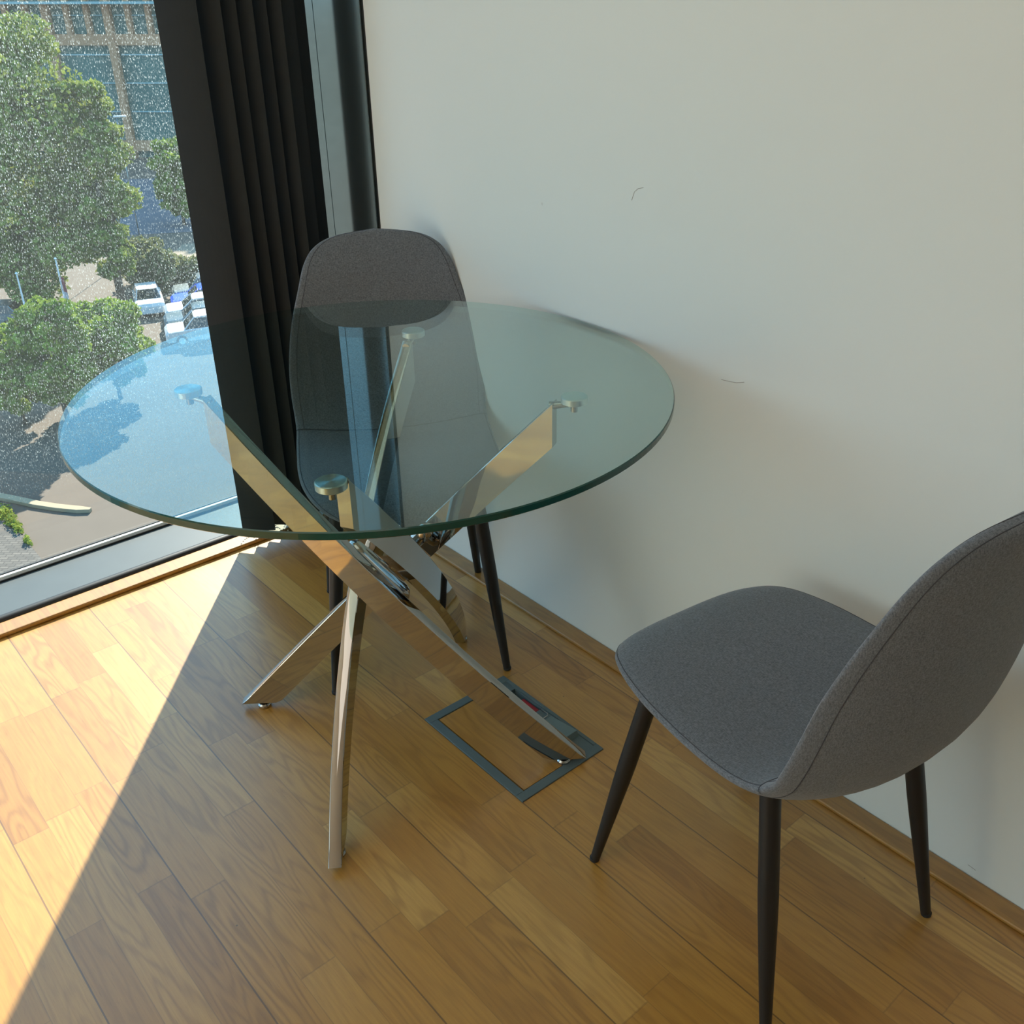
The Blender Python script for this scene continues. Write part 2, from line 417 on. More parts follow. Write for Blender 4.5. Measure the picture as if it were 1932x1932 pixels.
# ------------------------------------------------------------------ geometry helpers
class MB:
    def __init__(s):
        s.v = []; s.f = []; s.mi = []

    def add(s, v, f, mi=0):
        o = len(s.v); s.v += [tuple(p) for p in v]; s.f += [tuple(o + i for i in q) for q in f]; s.mi += [mi] * len(f)

    def box(s, a, b, mi=0):
        x0, y0, z0 = a; x1, y1, z1 = b
        s.add([(x0, y0, z0), (x1, y0, z0), (x1, y1, z0), (x0, y1, z0), (x0, y0, z1), (x1, y0, z1), (x1, y1, z1), (x0, y1, z1)],
              [(0, 3, 2, 1), (4, 5, 6, 7), (0, 1, 5, 4), (1, 2, 6, 5), (2, 3, 7, 6), (3, 0, 4, 7)], mi)

    def prism(s, pts, z0, z1, mi=0):
        k = len(pts)
        s.add([(*p[:2], z0) for p in pts] + [(*p[:2], z1) for p in pts],
              [tuple(range(k - 1, -1, -1)), tuple(range(k, 2 * k))] + [(i, (i + 1) % k, (i + 1) % k + k, i + k) for i in range(k)], mi)

    def tube(s, pts, rad, seg=12, mi=0, cap=True, flat=None):
        pts = [Vector(p) for p in pts]
        k = len(pts)
        if not hasattr(rad, '__len__'): rad = [rad] * k
        rings = []
        ref = Vector((0, 0, 1))
        for i, p in enumerate(pts):
            t = (pts[min(i + 1, k - 1)] - pts[max(i - 1, 0)]).normalized()
            a = t.cross(ref)
            if a.length < 1e-4: a = t.cross(Vector((1, 0, 0)))
            a.normalize(); b = a.cross(t).normalized()
            rings.append([p + (a * math.cos(2 * math.pi * j / seg) + b * math.sin(2 * math.pi * j / seg)) * rad[i] for j in range(seg)])
        v = [q for r in rings for q in r]
        f = [(i * seg + j, i * seg + (j + 1) % seg, (i + 1) * seg + (j + 1) % seg, (i + 1) * seg + j) for i in range(k - 1) for j in range(seg)]
        if cap:
            f += [tuple(range(seg - 1, -1, -1)), tuple((k - 1) * seg + j for j in range(seg))]
        s.add(v, f, mi)

    def lathe(s, prof, c=(0, 0, 0), seg=32, mi=0):
        v = []; k = len(prof)
        for r, z in prof:
            v += [(c[0] + r * math.cos(2 * math.pi * j / seg), c[1] + r * math.sin(2 * math.pi * j / seg), c[2] + z) for j in range(seg)]
        f = [(i * seg + j, i * seg + (j + 1) % seg, (i + 1) * seg + (j + 1) % seg, (i + 1) * seg + j) for i in range(k - 1) for j in range(seg)]
        f += [tuple(range(seg - 1, -1, -1)), tuple((k - 1) * seg + j for j in range(seg))]
        s.add(v, f, mi)

    def build(s, name, mats, parent=None, smooth=False, bevel=0.0, loc=None, auto=None):
        me = bpy.data.meshes.new(name)
        me.from_pydata(s.v, [], s.f)
        if not isinstance(mats, (list, tuple)): mats = [mats]
        for q in mats: me.materials.append(q)
        if len(mats) > 1: me.polygons.foreach_set('material_index', s.mi)
        bm = bmesh.new(); bm.from_mesh(me); bmesh.ops.recalc_face_normals(bm, faces=bm.faces)
        bm.to_mesh(me); bm.free()
        if smooth: me.polygons.foreach_set('use_smooth', [True] * len(me.polygons))
        me.update()
        o = bpy.data.objects.new(name, me); COL.objects.link(o)
        if parent: o.parent = parent
        if loc: o.location = loc
        if bevel:
            md = o.modifiers.new('bevel', 'BEVEL'); md.width = bevel; md.segments = 3; md.limit_method = 'ANGLE'; md.angle_limit = math.radians(40)
        if smooth and auto:
            md = o.modifiers.new('split', 'EDGE_SPLIT'); md.split_angle = math.radians(auto)
        return o


def tag(o, label=None, cat=None, group=None, kind=None):
    if label: o['label'] = label
    if cat: o['category'] = cat
    if group: o['group'] = group
    if kind: o['kind'] = kind
    return o


def empty(name, loc=(0, 0, 0), rz=0.0):
    o = bpy.data.objects.new(name, None); o.empty_display_size = 0.1; o.location = loc; o.rotation_euler = (0, 0, rz)
    COL.objects.link(o)
    return o


def copy_tree(o, parent=None):
    c = o.copy(); COL.objects.link(c)
    if parent: c.parent = parent
    for ch in [q for q in bpy.data.objects if q.parent == o]:
        copy_tree(ch, c)
    return c


def st(name, mb, m, label, cat, **k):
    return tag(mb.build(name, m, **k), label, cat, kind='structure')


# ------------------------------------------------------------------ the room
XW = -0.035           # painted wall plane
RX, RY, RZ = 4.5, 5.0, 2.55
b = MB(); b.box((XW - 0.01, -0.042, -0.20), (0.2005, RY, 0)); b.box((0.4125, -0.042, -0.20), (RX, RY, 0))
b.box((0.2005, -0.042, -0.20), (0.4125, 0.8955, 0)); b.box((0.2005, 1.2045, -0.20), (0.4125, RY, 0))
b.box((0.2005, 0.8955, -0.20), (0.4125, 1.2045, -0.06))
floor = st('floor', b, M_FLOOR, 'oak strip floor of narrow staggered boards, sunlit by the window', 'floor')
b = MB(); b.box((XW - 0.15, 0.178, -0.2), (XW, RY, RZ)); wall_r = st('wall_right', b, M_WALL, 'off-white painted wall behind both chairs', 'wall')
b = MB(); b.box((XW - 0.15, RY, -0.2), (RX + 0.15, RY + 0.15, RZ)); st('wall_back', b, M_WALL, 'off-white wall behind the camera', 'wall')
b = MB(); b.box((RX, -0.35, -0.2), (RX + 0.15, RY, RZ)); st('wall_left', b, M_WALL, 'off-white wall opposite the chairs', 'wall')
b = MB(); b.box((XW - 0.15, -0.35, RZ), (RX + 0.15, RY + 0.15, RZ + 0.15)); st('ceiling', b, M_CEIL, 'white painted ceiling', 'ceiling')

# flat oak edging strips, raised a few millimetres, along the wall and along the window
def strip_mb(x0, y0, x1, y1, h=0.009, r=0.004):
    q = MB(); q.box((x0, y0, 0.0), (x1, y1, h)); return q
st('trim_1', strip_mb(XW, 0.013, 0.0075, RY), M_OAK, 'flat oak edging strip along the foot of the painted wall', 'trim', bevel=0.003)
st('trim_2', strip_mb(XW, -0.040, RX, 0.0125, 0.012), M_OAK, 'flat oak threshold strip along the foot of the window', 'trim', bevel=0.004)

# window: recessed floor level sill, gasket, silver bead, pane, posts
win = empty('window_1', (0, -0.26, 0)); tag(win, 'floor to ceiling window with rain-spotted glass and a low grey sill', 'window', kind='structure')
def wp(name, mb, m, **k):
    o = mb.build(name, m, parent=win, **k); o.location = (0, 0.26, 0); return o
b = MB(); b.box((XW - 0.1, -0.2445, -0.12), (RX, -0.070, 0.0)); wp('window_sill', b, M_SILL, bevel=0.002)
b = MB(); b.tube([(XW, -0.055, 0.005), (RX, -0.055, 0.005)], 0.0145, 12); wp('gasket', b, M_DARKMET, smooth=True, auto=40)
b = MB(); b.box((XW - 0.05, -0.2490, -0.05), (RX, -0.2450, 0.003)); b.box((XW - 0.05, -0.265, -0.05), (RX, -0.2601, 0.014)); wp('glazing_seal', b, M_DARKMET)
b = MB(); b.box((XW - 0.05, -0.2600, -0.05), (RX, -0.2490, 0.012)); wp('glazing_bead', b, M_SILVER, bevel=0.002)
b = MB(); b.box((XW - 0.06, -0.282, -0.12), (RX, -0.267, 0.006)); wp('outer_ledge', b, M_EXT, bevel=0.003)
gl = MB(); gl.add([(XW - 0.02, -0.2655, 0.0), (2.40, -0.2655, 0.0), (2.40, -0.2655, 2.5), (XW - 0.02, -0.2655, 2.5)], [(0, 1, 2, 3)])
wp('pane', gl, M_WGLASS)
gl = MB(); gl.add([(2.46, -0.2655, 0.0), (RX, -0.2655, 0.0), (RX, -0.2655, 2.5), (2.46, -0.2655, 2.5)], [(0, 1, 2, 3)])
wp('pane', gl, M_WGLASS)
b = MB(); b.box((2.40, -0.31, 0.0), (2.46, -0.20, 2.5)); wp('mullion', b, M_GREY, bevel=0.003)
b = MB(); b.box((XW - 0.1, -0.31, 2.45), (RX, -0.05, RZ)); wp('head_rail', b, M_GREY, bevel=0.003)
# metal-lined reveal between window and wall: two panels with a fine joint, then a black gap
b = MB(); b.box((XW - 0.12, -0.31, -0.05), (XW + 0.0005, -0.040, RZ)); wp('reveal_panel', b, M_GREY, bevel=0.001)
b = MB(); b.box((XW - 0.12, -0.038, -0.05), (XW + 0.0005, 0.163, RZ)); wp('reveal_panel', b, M_GREY, bevel=0.001)
b = MB(); b.box((XW - 0.13, -0.31, -0.05), (XW - 0.006, 0.178, RZ)); wp('shadow_gap', b, M_DARKMET)

# added housings for the fill lights: frame and sheet on left wall, ceiling panel
b = MB()
for a_, c_ in (((4.455, 0.02, 0.10), (4.50, 0.08, 2.40)), ((4.455, 2.22, 0.10), (4.50, 2.28, 2.40)), ((4.455, 0.08, 0.10), (4.50, 2.22, 0.16)), ((4.455, 0.08, 2.34), (4.50, 2.22, 2.40))): b.box(a_, c_)
side_fr = st('side_fill_frame', b, M_GREY, 'added grey frame round the side fill light, opposite the chairs', 'window')
b = MB(); b.box((4.47, 0.08, 0.16), (4.475, 2.22, 2.34)); b.build('pane', M_SILVER, parent=side_fr)  # blank sheet in the added frame, behind the side fill light
b = MB(); b.box((1.06, 0.76, 2.52), (2.94, 2.64, RZ)); tag(b.build('ceiling_fill_panel', M_CEIL, bevel=0.005), 'added flat white panel above the ceiling fill light', 'fill light panel')

# faint pencil-thin scratches on the wall
def scratch(pts):
    q = MB(); q.tube([(XW + 0.0002, y, z) for y, z in pts], 0.0005, 5); return q
def onwall(px, py):
    d = fw + rt * ((px - PPX) / F_PX) - up * ((py - PPY) / F_PX)
    t = (XW - CAM_C.x) / d.x; p = CAM_C + d * t; return (p.y, p.z)
M_SCR = simple('scratch_grey', (0.36, 0.34, 0.31), 0.8)
for pts in ([(1192, 378), (1197, 362), (1204, 356), (1214, 354)], [(1361, 716), (1378, 720), (1390, 722), (1404, 721)], [(1826, 1631), (1841, 1642)]):
    scratch([onwall(*p) for p in pts]).build('scratch', M_SCR, parent=wall_r)

# ------------------------------------------------------------------ vertical blind, stacked open at the wall end
bl = empty('vertical_blind', (0.2, 0.0, 0.0))
tag(bl, 'charcoal vertical blind drawn into a stack of slats at the right end of the window', 'blind')
DX, DY = 0.062, -0.066
ends = [(0.2870, 0.046), (0.236, 0.050), (0.200, 0.048), (0.163, 0.050), (0.128, 0.046), (0.094, 0.050), (0.052, 0.030), (0.002, -0.010)]
for i, (ex, ey) in enumerate(ends):
    q = MB(); seg = 8; th = 0.0011
    z0 = 0.040; z1 = 2.42
    dx, dy = DX, DY
    if i > 3: dx, dy = 0.058, -0.069
    if i > 5: dx, dy = 0.084, -0.030
    L = math.hypot(dx, dy); nx, ny = -dy / L, dx / L
    fr_, bk_ = [], []
    for j in range(seg + 1):
        s_ = j / seg; cv = 0.004 * (1 - (2 * s_ - 1) ** 2)
        x = ex + dx * s_ + nx * cv; y = ey + dy * s_ + ny * cv
        fr_.append((x + nx * th / 2, y + ny * th / 2)); bk_.append((x - nx * th / 2, y - ny * th / 2))
    q.prism(fr_ + bk_[::-1], z0, z1)
    # weight pocket hem
    q.prism([(a + nx * 0.001, b_ + ny * 0.001) for a, b_ in fr_] + [(a - nx * 0.001, b_ - ny * 0.001) for a, b_ in bk_[::-1]], z0, z0 + 0.035)
    sl = q.build('slat', M_BLIND, parent=bl, loc=(-0.2, 0, 0))
b = MB(); b.box((XW, -0.02, 2.42), (2.39, 0.03, RZ - 0.01)); b.build('headrail', M_GREY, parent=bl, loc=(-0.2, 0, 0), bevel=0.002)
# bead chain linking the slat bottoms, hanging in small loops
for side in (0, 1):
    b = MB()
    for i in range(len(ends) - 1):
        a = Vector((ends[i][0] + (DX if side else 0), ends[i][1] + (DY if side else 0), 0.046))
        c2 = Vector((ends[i + 1][0] + (DX if side else 0), ends[i + 1][1] + (DY if side else 0), 0.046))
        for k in range(10):
            t = k / 10; p = a.lerp(c2, t); p.z -= 0.030 * 4 * t * (1 - t)
            p.x += 0.012 * math.sin(t * math.pi)
            r = 0.0021
            b.lathe([(0.0002, -r), (r * .87, -r * .5), (r, 0), (r * .87, r * .5), (0.0002, r)], p, 6)
    b.build('bead_chain', M_BEAD, parent=bl, loc=(-0.2, 0, 0), smooth=True)

# ------------------------------------------------------------------ floor outlet box
fb = empty('floor_outlet_box', (0.3065, 1.05, 0)); tag(fb, 'slate grey floor socket box with an oak inlay lid, under one table foot', 'floor box')
def fp(name, mb, m, **k):
    par = k.pop('par', None)
    o = mb.build(name, m, parent=par or fb, **k)
    if not par: o.location = (-0.3065, -1.05, 0)
    return o
X0, X1, Y0, Y1 = 0.2010, 0.4120, 0.8960, 1.2040
b = MB(); w = 0.019; h = 0.003
b.box((X0, Y0, -0.03), (X1, Y0 + w, h)); b.box((X0, Y1 - w, -0.03), (X1, Y1, h)); b.box((X1 - w, Y0 + w, -0.03), (X1, Y1 - w, h)); b.box((X0, Y0 + w, -0.03), (X0 + 0.008, Y1 - w, h))
fp('frame', b, M_BOXGREY, bevel=0.0008)
b = MB(); b.box((0.262, Y0 + w + 0.002, -0.02), (X1 - w - 0.003, Y1 - w - 0.002, 0.0015)); fp('lid_inlay', b, M_LID)
b = MB()                                   # flat grey panel beside the lid, with the cable opening cut out
b.box((X0 + 0.009, Y0 + w, -0.02), (0.259, 0.946, 0.002)); b.box((X0 + 0.009, 1.033, -0.02), (0.259, Y1 - w, 0.002))
b.box((X0 + 0.009, 0.946, -0.02), (0.2112, 1.033, 0.002)); b.box((0.252, 0.946, -0.02), (0.259, 1.033, 0.002))
hp = fp('hinged_panel', b, M_BOXGREY)
b = MB(); b.box((0.2112, 0.946, -0.055), (0.252, 1.033, -0.030)); fp('well', b, M_DARKMET)
b = MB(); b.box((0.2135, 0.978, -0.0305), (0.248, 1.028, -0.003)); fp('socket', b, M_RED, bevel=0.002)
b = MB(); b.tube([(0.250, 1.034, 0.003), (0.250, 1.056, 0.006), (0.244, 1.062, 0.007), (0.222, 1.062, 0.007), (0.216, 1.056, 0.006), (0.216, 1.034, 0.003)], 0.0013, 8)
fp('wire_handle', b, M_CHROME2, smooth=True)
b = MB()
b.add([(0.212, 1.064, 0.002), (0.252, 1.064, 0.002), (0.252, 1.145, 0.002), (0.212, 1.145, 0.002), (0.214, 1.066, 0.005), (0.250, 1.066, 0.005), (0.250, 1.142, 0.016), (0.214, 1.142, 0.016)],
      [(0, 3, 2, 1), (4, 5, 6, 7), (0, 1, 5, 4), (1, 2, 6, 5), (2, 3, 7, 6), (3, 0, 4, 7)])
fp('cable_flap', b, M_BOXLITE, bevel=0.0006)

# ------------------------------------------------------------------ glass table
TC = Vector((0.4583, 0.905, 0)); TR = 0.4896; TZ = 0.750
tb = empty('glass_dining_table', TC); tag(tb, 'round clear glass dining table on four crossed curved chrome legs', 'table')
seg = 160
b = MB(); th = 0.012; ch = 0.0015
ring = lambda r, z: [(r * math.cos(2 * math.pi * j / seg), r * math.sin(2 * math.pi * j / seg), z) for j in range(seg)]
v = ring(TR - ch, TZ); b.add(v, [tuple(range(seg))], 0)
v = ring(TR - ch, TZ - th); b.add(v, [tuple(range(seg))], 0)
rs_ = [(TR - ch, TZ), (TR, TZ - ch), (TR, TZ - th + ch), (TR - ch, TZ - th)]
v = [p for r, z in rs_ for p in ring(r, z)]
b.add(v, [(i * seg + j, i * seg + (j + 1) % seg, (i + 1) * seg + (j + 1) % seg, (i + 1) * seg + j) for i in range(3) for j in range(seg)], 1)
b.build('tabletop', [M_TGLASS, M_TEDGE], parent=tb)['label'] = 'clear glass disc with a dark green edge'

P0 = np.array((0.2107, -0.2035)); P1 = np.array((-0.2097, 0.2971)); BUL = 0.0372; TH = 0.022
ZT0, ZT1 = 0.726, 0.015          # top edge of the bar runs from ZT0 at the glass end to ZT1 at the floor end
def legpt(s):
    d = (P1 - P0); L = np.linalg.norm(d); d = d / L; nn = np.array([d[1], -d[0]])
    p = P0 + (P1 - P0) * s + nn * BUL * 4 * s * (1 - s)
    t = (P1 - P0) + nn * BUL * 4 * (1 - 2 * s); t = t / np.linalg.norm(t)
    return p, t, np.array([t[1], -t[0]])
VH = 0.082
for k in range(4):
    a = k * math.pi / 2; ca, sa = math.cos(a), math.sin(a)
    R2 = lambda p: (p[0] * ca - p[1] * sa, p[0] * sa + p[1] * ca)
    q = MB(); ns = 48; secs = []
    for i in range(ns + 1):
        s = i / ns
        p, t, nn = legpt(s)
        zt = ZT0 + (ZT1 - ZT0) * s; zb = max(zt - VH, ZT1)
        if i == ns: zb = ZT1 - 0.0
        sec = []
        r = 0.003
        for (o_, z_) in ((TH / 2, zb), (TH / 2, zt - r), (TH / 2 - r * .3, zt - r * .3), (TH / 2 - r, zt), (-TH / 2 + r, zt), (-TH / 2 + r * .3, zt - r * .3), (-TH / 2, zt - r), (-TH / 2, zb)):
            z_ = max(z_, ZT1)
            xy = R2(p + nn * o_); sec.append((*xy, z_))
        secs.append(sec)
    m_ = 8
    vv = [p for s_ in secs for p in s_]
    ff = [(i * m_ + j, i * m_ + (j + 1) % m_, (i + 1) * m_ + (j + 1) % m_, (i + 1) * m_ + j) for i in range(ns) for j in range(m_)]
    ff += [tuple(range(m_ - 1, -1, -1)), tuple(ns * m_ + j for j in range(m_))]
    q.add(vv, ff)
    leg = q.build('leg', M_CHROME, parent=tb, smooth=True, auto=18)
    # adjustable round foot under the floor end
    sgl = 1 - 0.042 / 0.6537
    p, t, nn = legpt(sgl); xy = R2(p)
    q = MB(); q.lathe([(0.004, 0.018), (0.004, 0.011), (0.011, 0.0105), (0.0135, 0.007), (0.0135, 0.003), (0.010, 0.0)], (*xy, 0), 24)
    q.build('levelling_foot', M_CHROME2, parent=leg, smooth=True, auto=35)
    # arm and turned steel pad carrying the glass
    ang = math.atan2(P0[1], P0[0]) - 0.02
    pr = 0.326
    dc = np.array((pr * math.cos(ang), pr * math.sin(ang)))
    p0, t, nn = legpt(0.012)
    q = MB()
    a0 = R2(p0); a1 = R2(dc)
    q.tube([(*a0, ZT0 - 0.010), ((a0[0] + a1[0]) / 2, (a0[1] + a1[1]) / 2, ZT0 - 0.006), (*a1, ZT0 - 0.002)], [0.0075, 0.006, 0.005], 12)
    q.tube([(*a1, ZT0 - 0.016), (*a1, ZT0 + 0.004)], 0.006, 14)
    arm = q.build('pad_arm', M_CHROME2, parent=leg, smooth=True, auto=35)
    q = MB(); q.lathe([(0.020, -0.0125), (0.0225, -0.011), (0.0225, -0.0015), (0.021, -0.0004)], (0, 0, 0), 48)
    q.build('glass_pad', M_DISC, parent=leg, smooth=True, auto=30, loc=(*a1, TZ - 0.0121))
    # stadium shaped connector on the inner side of the bar
    if k % 2: continue
    q = MB(); pts = []; rad = []
    s0, s1 = 0.345, 0.50
    for i in range(15):
        u = i / 14; s = s0 + (s1 - s0) * u
        p, t, nn = legpt(s); xy = R2(p - nn * (TH / 2 + 0.014)); pts.append((*xy, ZT0 + (ZT1 - ZT0) * s - 0.014))
        e_ = min(u, 1 - u) * 14 / 2.2
        rad.append(0.0165 * math.sqrt(max(0.02, 1 - max(0, 1 - e_) ** 2)))
    q.tube(pts, rad, 20)
    q.build('connector', M_CHROME2, parent=tb, smooth=True)

# ------------------------------------------------------------------ chairs
def catmull(P, m=12):
    P = [np.array(p, float) for p in P]; o = []
    for i in range(len(P) - 1):
        p0 = P[max(i - 1, 0)]; p1 = P[i]; p2 = P[i + 1]; p3 = P[min(i + 2, len(P) - 1)]
        for j in range(m):
            t = j / m
            o.append(0.5 * ((2 * p1) + (-p0 + p2) * t + (2 * p0 - 5 * p1 + 4 * p2 - p3) * t * t + (-p0 + 3 * p1 - 3 * p2 + p3) * t ** 3))
    o.append(P[-1]); return np.array(o)

# profile of the shell's middle surface: forward, height, half width, cupping of the sides, thickness
PROF = [(.232, .3980, .000, .000, .020), (.226, .4090, .095, .002, .028), (.205, .4220, .150, .004, .034), (.160, .4290, .184, .008, .038),
        (.090, .4270, .205, .012, .040), (.010, .4200, .214, .018, .042), (-.060, .4120, .216, .026, .044), (-.118, .4110, .216, .034, .046),
        (-.170, .4230, .214, .042, .046), (-.212, .4570, .215, .049, .042), (-.239, .5060, .217, .055, .038), (-.256, .5640, .216, .056, .034),
        (-.267, .6250, .209, .054, .032), (-.275, .6850, .196, .046, .031), (-.283, .7450, .177, .036, .030), (-.291, .7960, .159, .026, .029),
        (-.298, .8310, .131, .018, .028), (-.302, .8510, .084, .010, .025), (-.304, .8610, .000, .000, .018)]
CV = catmull(PROF, 10)
CRE = 8 * 10          # crease index
def shell_pt(i, ph, nexp=2.6):
    u, z, w, cup, th = CV[i]
    j0, j1 = max(i - 1, 0), min(i + 1, len(CV) - 1)
    t = CV[j1][:2] - CV[j0][:2]; t = t / np.linalg.norm(t)
    nrm = np.array([t[1], -t[0]])           # points up for the seat, forwards for the back
    if nrm[1] < 0 and i < 60: nrm = -nrm
    c, s = math.cos(ph), math.sin(ph)
    w = max(w, 0.002)
    cs = math.copysign(abs(c) ** (2 / nexp), c); sn = math.copysign(abs(s) ** (2 / 2.2), s)
    y = w * cs
    k = abs(cs)
    edge = cup * k ** 2.2
    off = edge + th / 2 * sn
    return (u + nrm[0] * off, y, z + nrm[1] * off)

def shell(i0, i1, seg=48, shrink=None):
    q = MB(); v = []
    for i in range(i0, i1 + 1):
        for j in range(seg): v.append(shell_pt(i, 2 * math.pi * j / seg))
    k = i1 - i0
    f = [(a * seg + j, a * seg + (j + 1) % seg, (a + 1) * seg + (j + 1) % seg, (a + 1) * seg + j) for a in range(k) for j in range(seg)]
    f += [tuple(range(seg - 1, -1, -1)), tuple(k * seg + j for j in range(seg))]
    q.add(v, f); return q

def seam_pts(i0, i1, ph, lift=0.0006):
    right = [shell_pt(i, ph) for i in range(i0, i1 + 1)]
    left = [shell_pt(i, math.pi - ph) for i in range(i0, i1 + 1)]
    return right, left

def make_chair():
    r = empty('dining_chair')
    shell(0, CRE).build('seat', M_FAB, parent=r, smooth=True, auto=60)
    shell(CRE - 1, len(CV) - 1).build('backrest', M_FAB, parent=r, smooth=True, auto=60)
    for nm, i0, i1, phs in (('seat_seam', 1, CRE, (0.26,)), ('back_seam', CRE, len(CV) - 2, (0.45, -0.45))):
        q = MB()
        for ph in phs:
            a, c = seam_pts(i0, i1, ph)
            if nm == 'seat_seam': path = c[::-1] + a
            else: path = a + c[::-1]
            q.tube(path, 0.0006, 6)
        if nm == 'back_seam':                # cross seam in the crease
            q.tube([shell_pt(CRE, math.pi * j / 24) for j in range(0, 25)], 0.0008, 6)
        q.build(nm, M_SEAM, parent=r, smooth=True)
    # steel cross frame under the seat
    q = MB(); q.box((-0.09, -0.09, 0.385), (0.09, 0.09, 0.400))
    q.build('under_frame', M_BLACK, parent=r)
    for sx, sy in ((1, 1), (1, -1), (-1, 1), (-1, -1)):
        top = Vector((0.125 * sx, 0.142 * sy, 0.410)) if sx > 0 else Vector((-0.115, 0.146 * sy, 0.405))
        foot = Vector((0.200 * sx, 0.186 * sy, 0.0))
        q = MB(); n_ = 12; pts = [top.lerp(foot, i / n_) for i in range(n_ + 1)]
        rad = [0.0145 if i / n_ < 0.45 else 0.0145 + (0.0080 - 0.0145) * ((i / n_ - 0.45) / 0.55) for i in range(n_ + 1)]
        q.tube(pts, rad, 18)
        lg = q.build('leg', M_BLACK, parent=r, smooth=True, auto=40)
        q = MB(); q.lathe([(0.0078, 0.0), (0.0086, 0.001), (0.0086, 0.006), (0.007, 0.007)], foot, 16)
        q.build('glide', M_RUB, parent=lg, smooth=True, auto=40)
    return r

ch1 = make_chair()
tag(ch1, 'grey fabric dining chair standing in the corner, behind the glass table', 'chair', 'grey fabric dining chairs')
ch1.location = (0.242, 0.616, 0); ch1.rotation_euler = (0, 0, math.atan2(0.87, 0.49))
ch2 = copy_tree(ch1)
tag(ch2, 'grey fabric dining chair at the right, seen from behind its rounded backrest', 'chair', 'grey fabric dining chairs')
ch2.location = (0.245, 1.608, 0); ch2.rotation_euler = (0, 0, math.atan2(-0.993, -0.12))

# ------------------------------------------------------------------ outdoors
GZ = -17.0
b = MB(); b.box((-170, -260, GZ - 1), (60, -0.5, GZ)); g_ = st('ground', b, M_ROAD, 'warm grey asphalt yard and street far below the window', 'ground')

def slab(name, px, h, m, label, cat, base=0.0):
    pts = [at(x, y, GZ) for x, y in px]
    q = MB(); q.prism(pts, GZ + base, GZ + base + h); return tag(q.build(name, m), label, cat, kind='structure')
slab('street', [(-260, 470), (470, 432), (600, 330), (-260, 350)], 0.03, M_ROAD2, 'blue-grey street beyond the trees', 'street')
slab('dry_ground', [(300, 500), (480, 520), (520, 448), (345, 462)], 0.05, M_SAND, 'pale dry ground above the car park hedge', 'ground')
slab('paved_yard', [(-120, 840), (0, 963), (80, 1057), (160, 1160), (-400, 1300)], 0.04, M_PAVE, 'grey block paved yard at the lower left, below the window', 'paving')
# raised kerb with a rounded end
kp = [at(x, y, GZ) for x, y in [(-120, 918), (-40, 933), (20, 944), (70, 955), (110, 961), (150, 965), (172, 966)]]
q = MB(); n_ = len(kp); Lp, Rp = [], []
for i, p in enumerate(kp):
    t = (kp[min(i + 1, n_ - 1)] - kp[max(i - 1, 0)]); t.z = 0; t.normalize(); s_ = Vector((-t.y, t.x, 0)); wd = 0.17 if i < n_ - 1 else 0.09
    Lp.append(p + s_ * wd); Rp.append(p - s_ * wd)
q.prism(Lp + Rp[::-1], GZ, GZ + 0.16)
tag(q.build('kerb', M_KERB, bevel=0.02), 'cream curved kerb on the asphalt below the window', 'kerb')
# weeds along the paving edge
def leaf_cloud(q, centre, rad, count, size, rng, shell_=0.55):
    v = rng.normal(size=(count, 3)); v /= np.linalg.norm(v, axis=1)[:, None]
    rr = shell_ + (1 - shell_) * rng.random(count) ** 0.6
    p = np.array(centre) + v * np.array(rad) * rr[:, None]
    for i in range(count):
        a = rng.normal(size=3); a /= np.linalg.norm(a); c = np.cross(a, rng.normal(size=3)); c /= np.linalg.norm(c)
        s = size * (0.6 + 0.8 * rng.random()); P = p[i]
        q.add([P - a * s, P + c * s * .55, P + a * s, P - c * s * .55], [(0, 1, 2, 3)])
q = MB(); rng = np.random.default_rng(3)
for t in np.linspace(0, 1, 26):
    p = at(2 + 78 * t, 963 + 94 * t, GZ)
    if t < 0.45 or 0.62 < t < 0.7: leaf_cloud(q, (p.x, p.y, p.z + 0.1), (0.35 * (1 - t), 0.3, 0.2), 60, 0.07, rng, 0.1)
tag(q.build('weeds', M_LEAF, ), 'green weeds growing along the edge of the paving', 'weeds', kind='stuff')

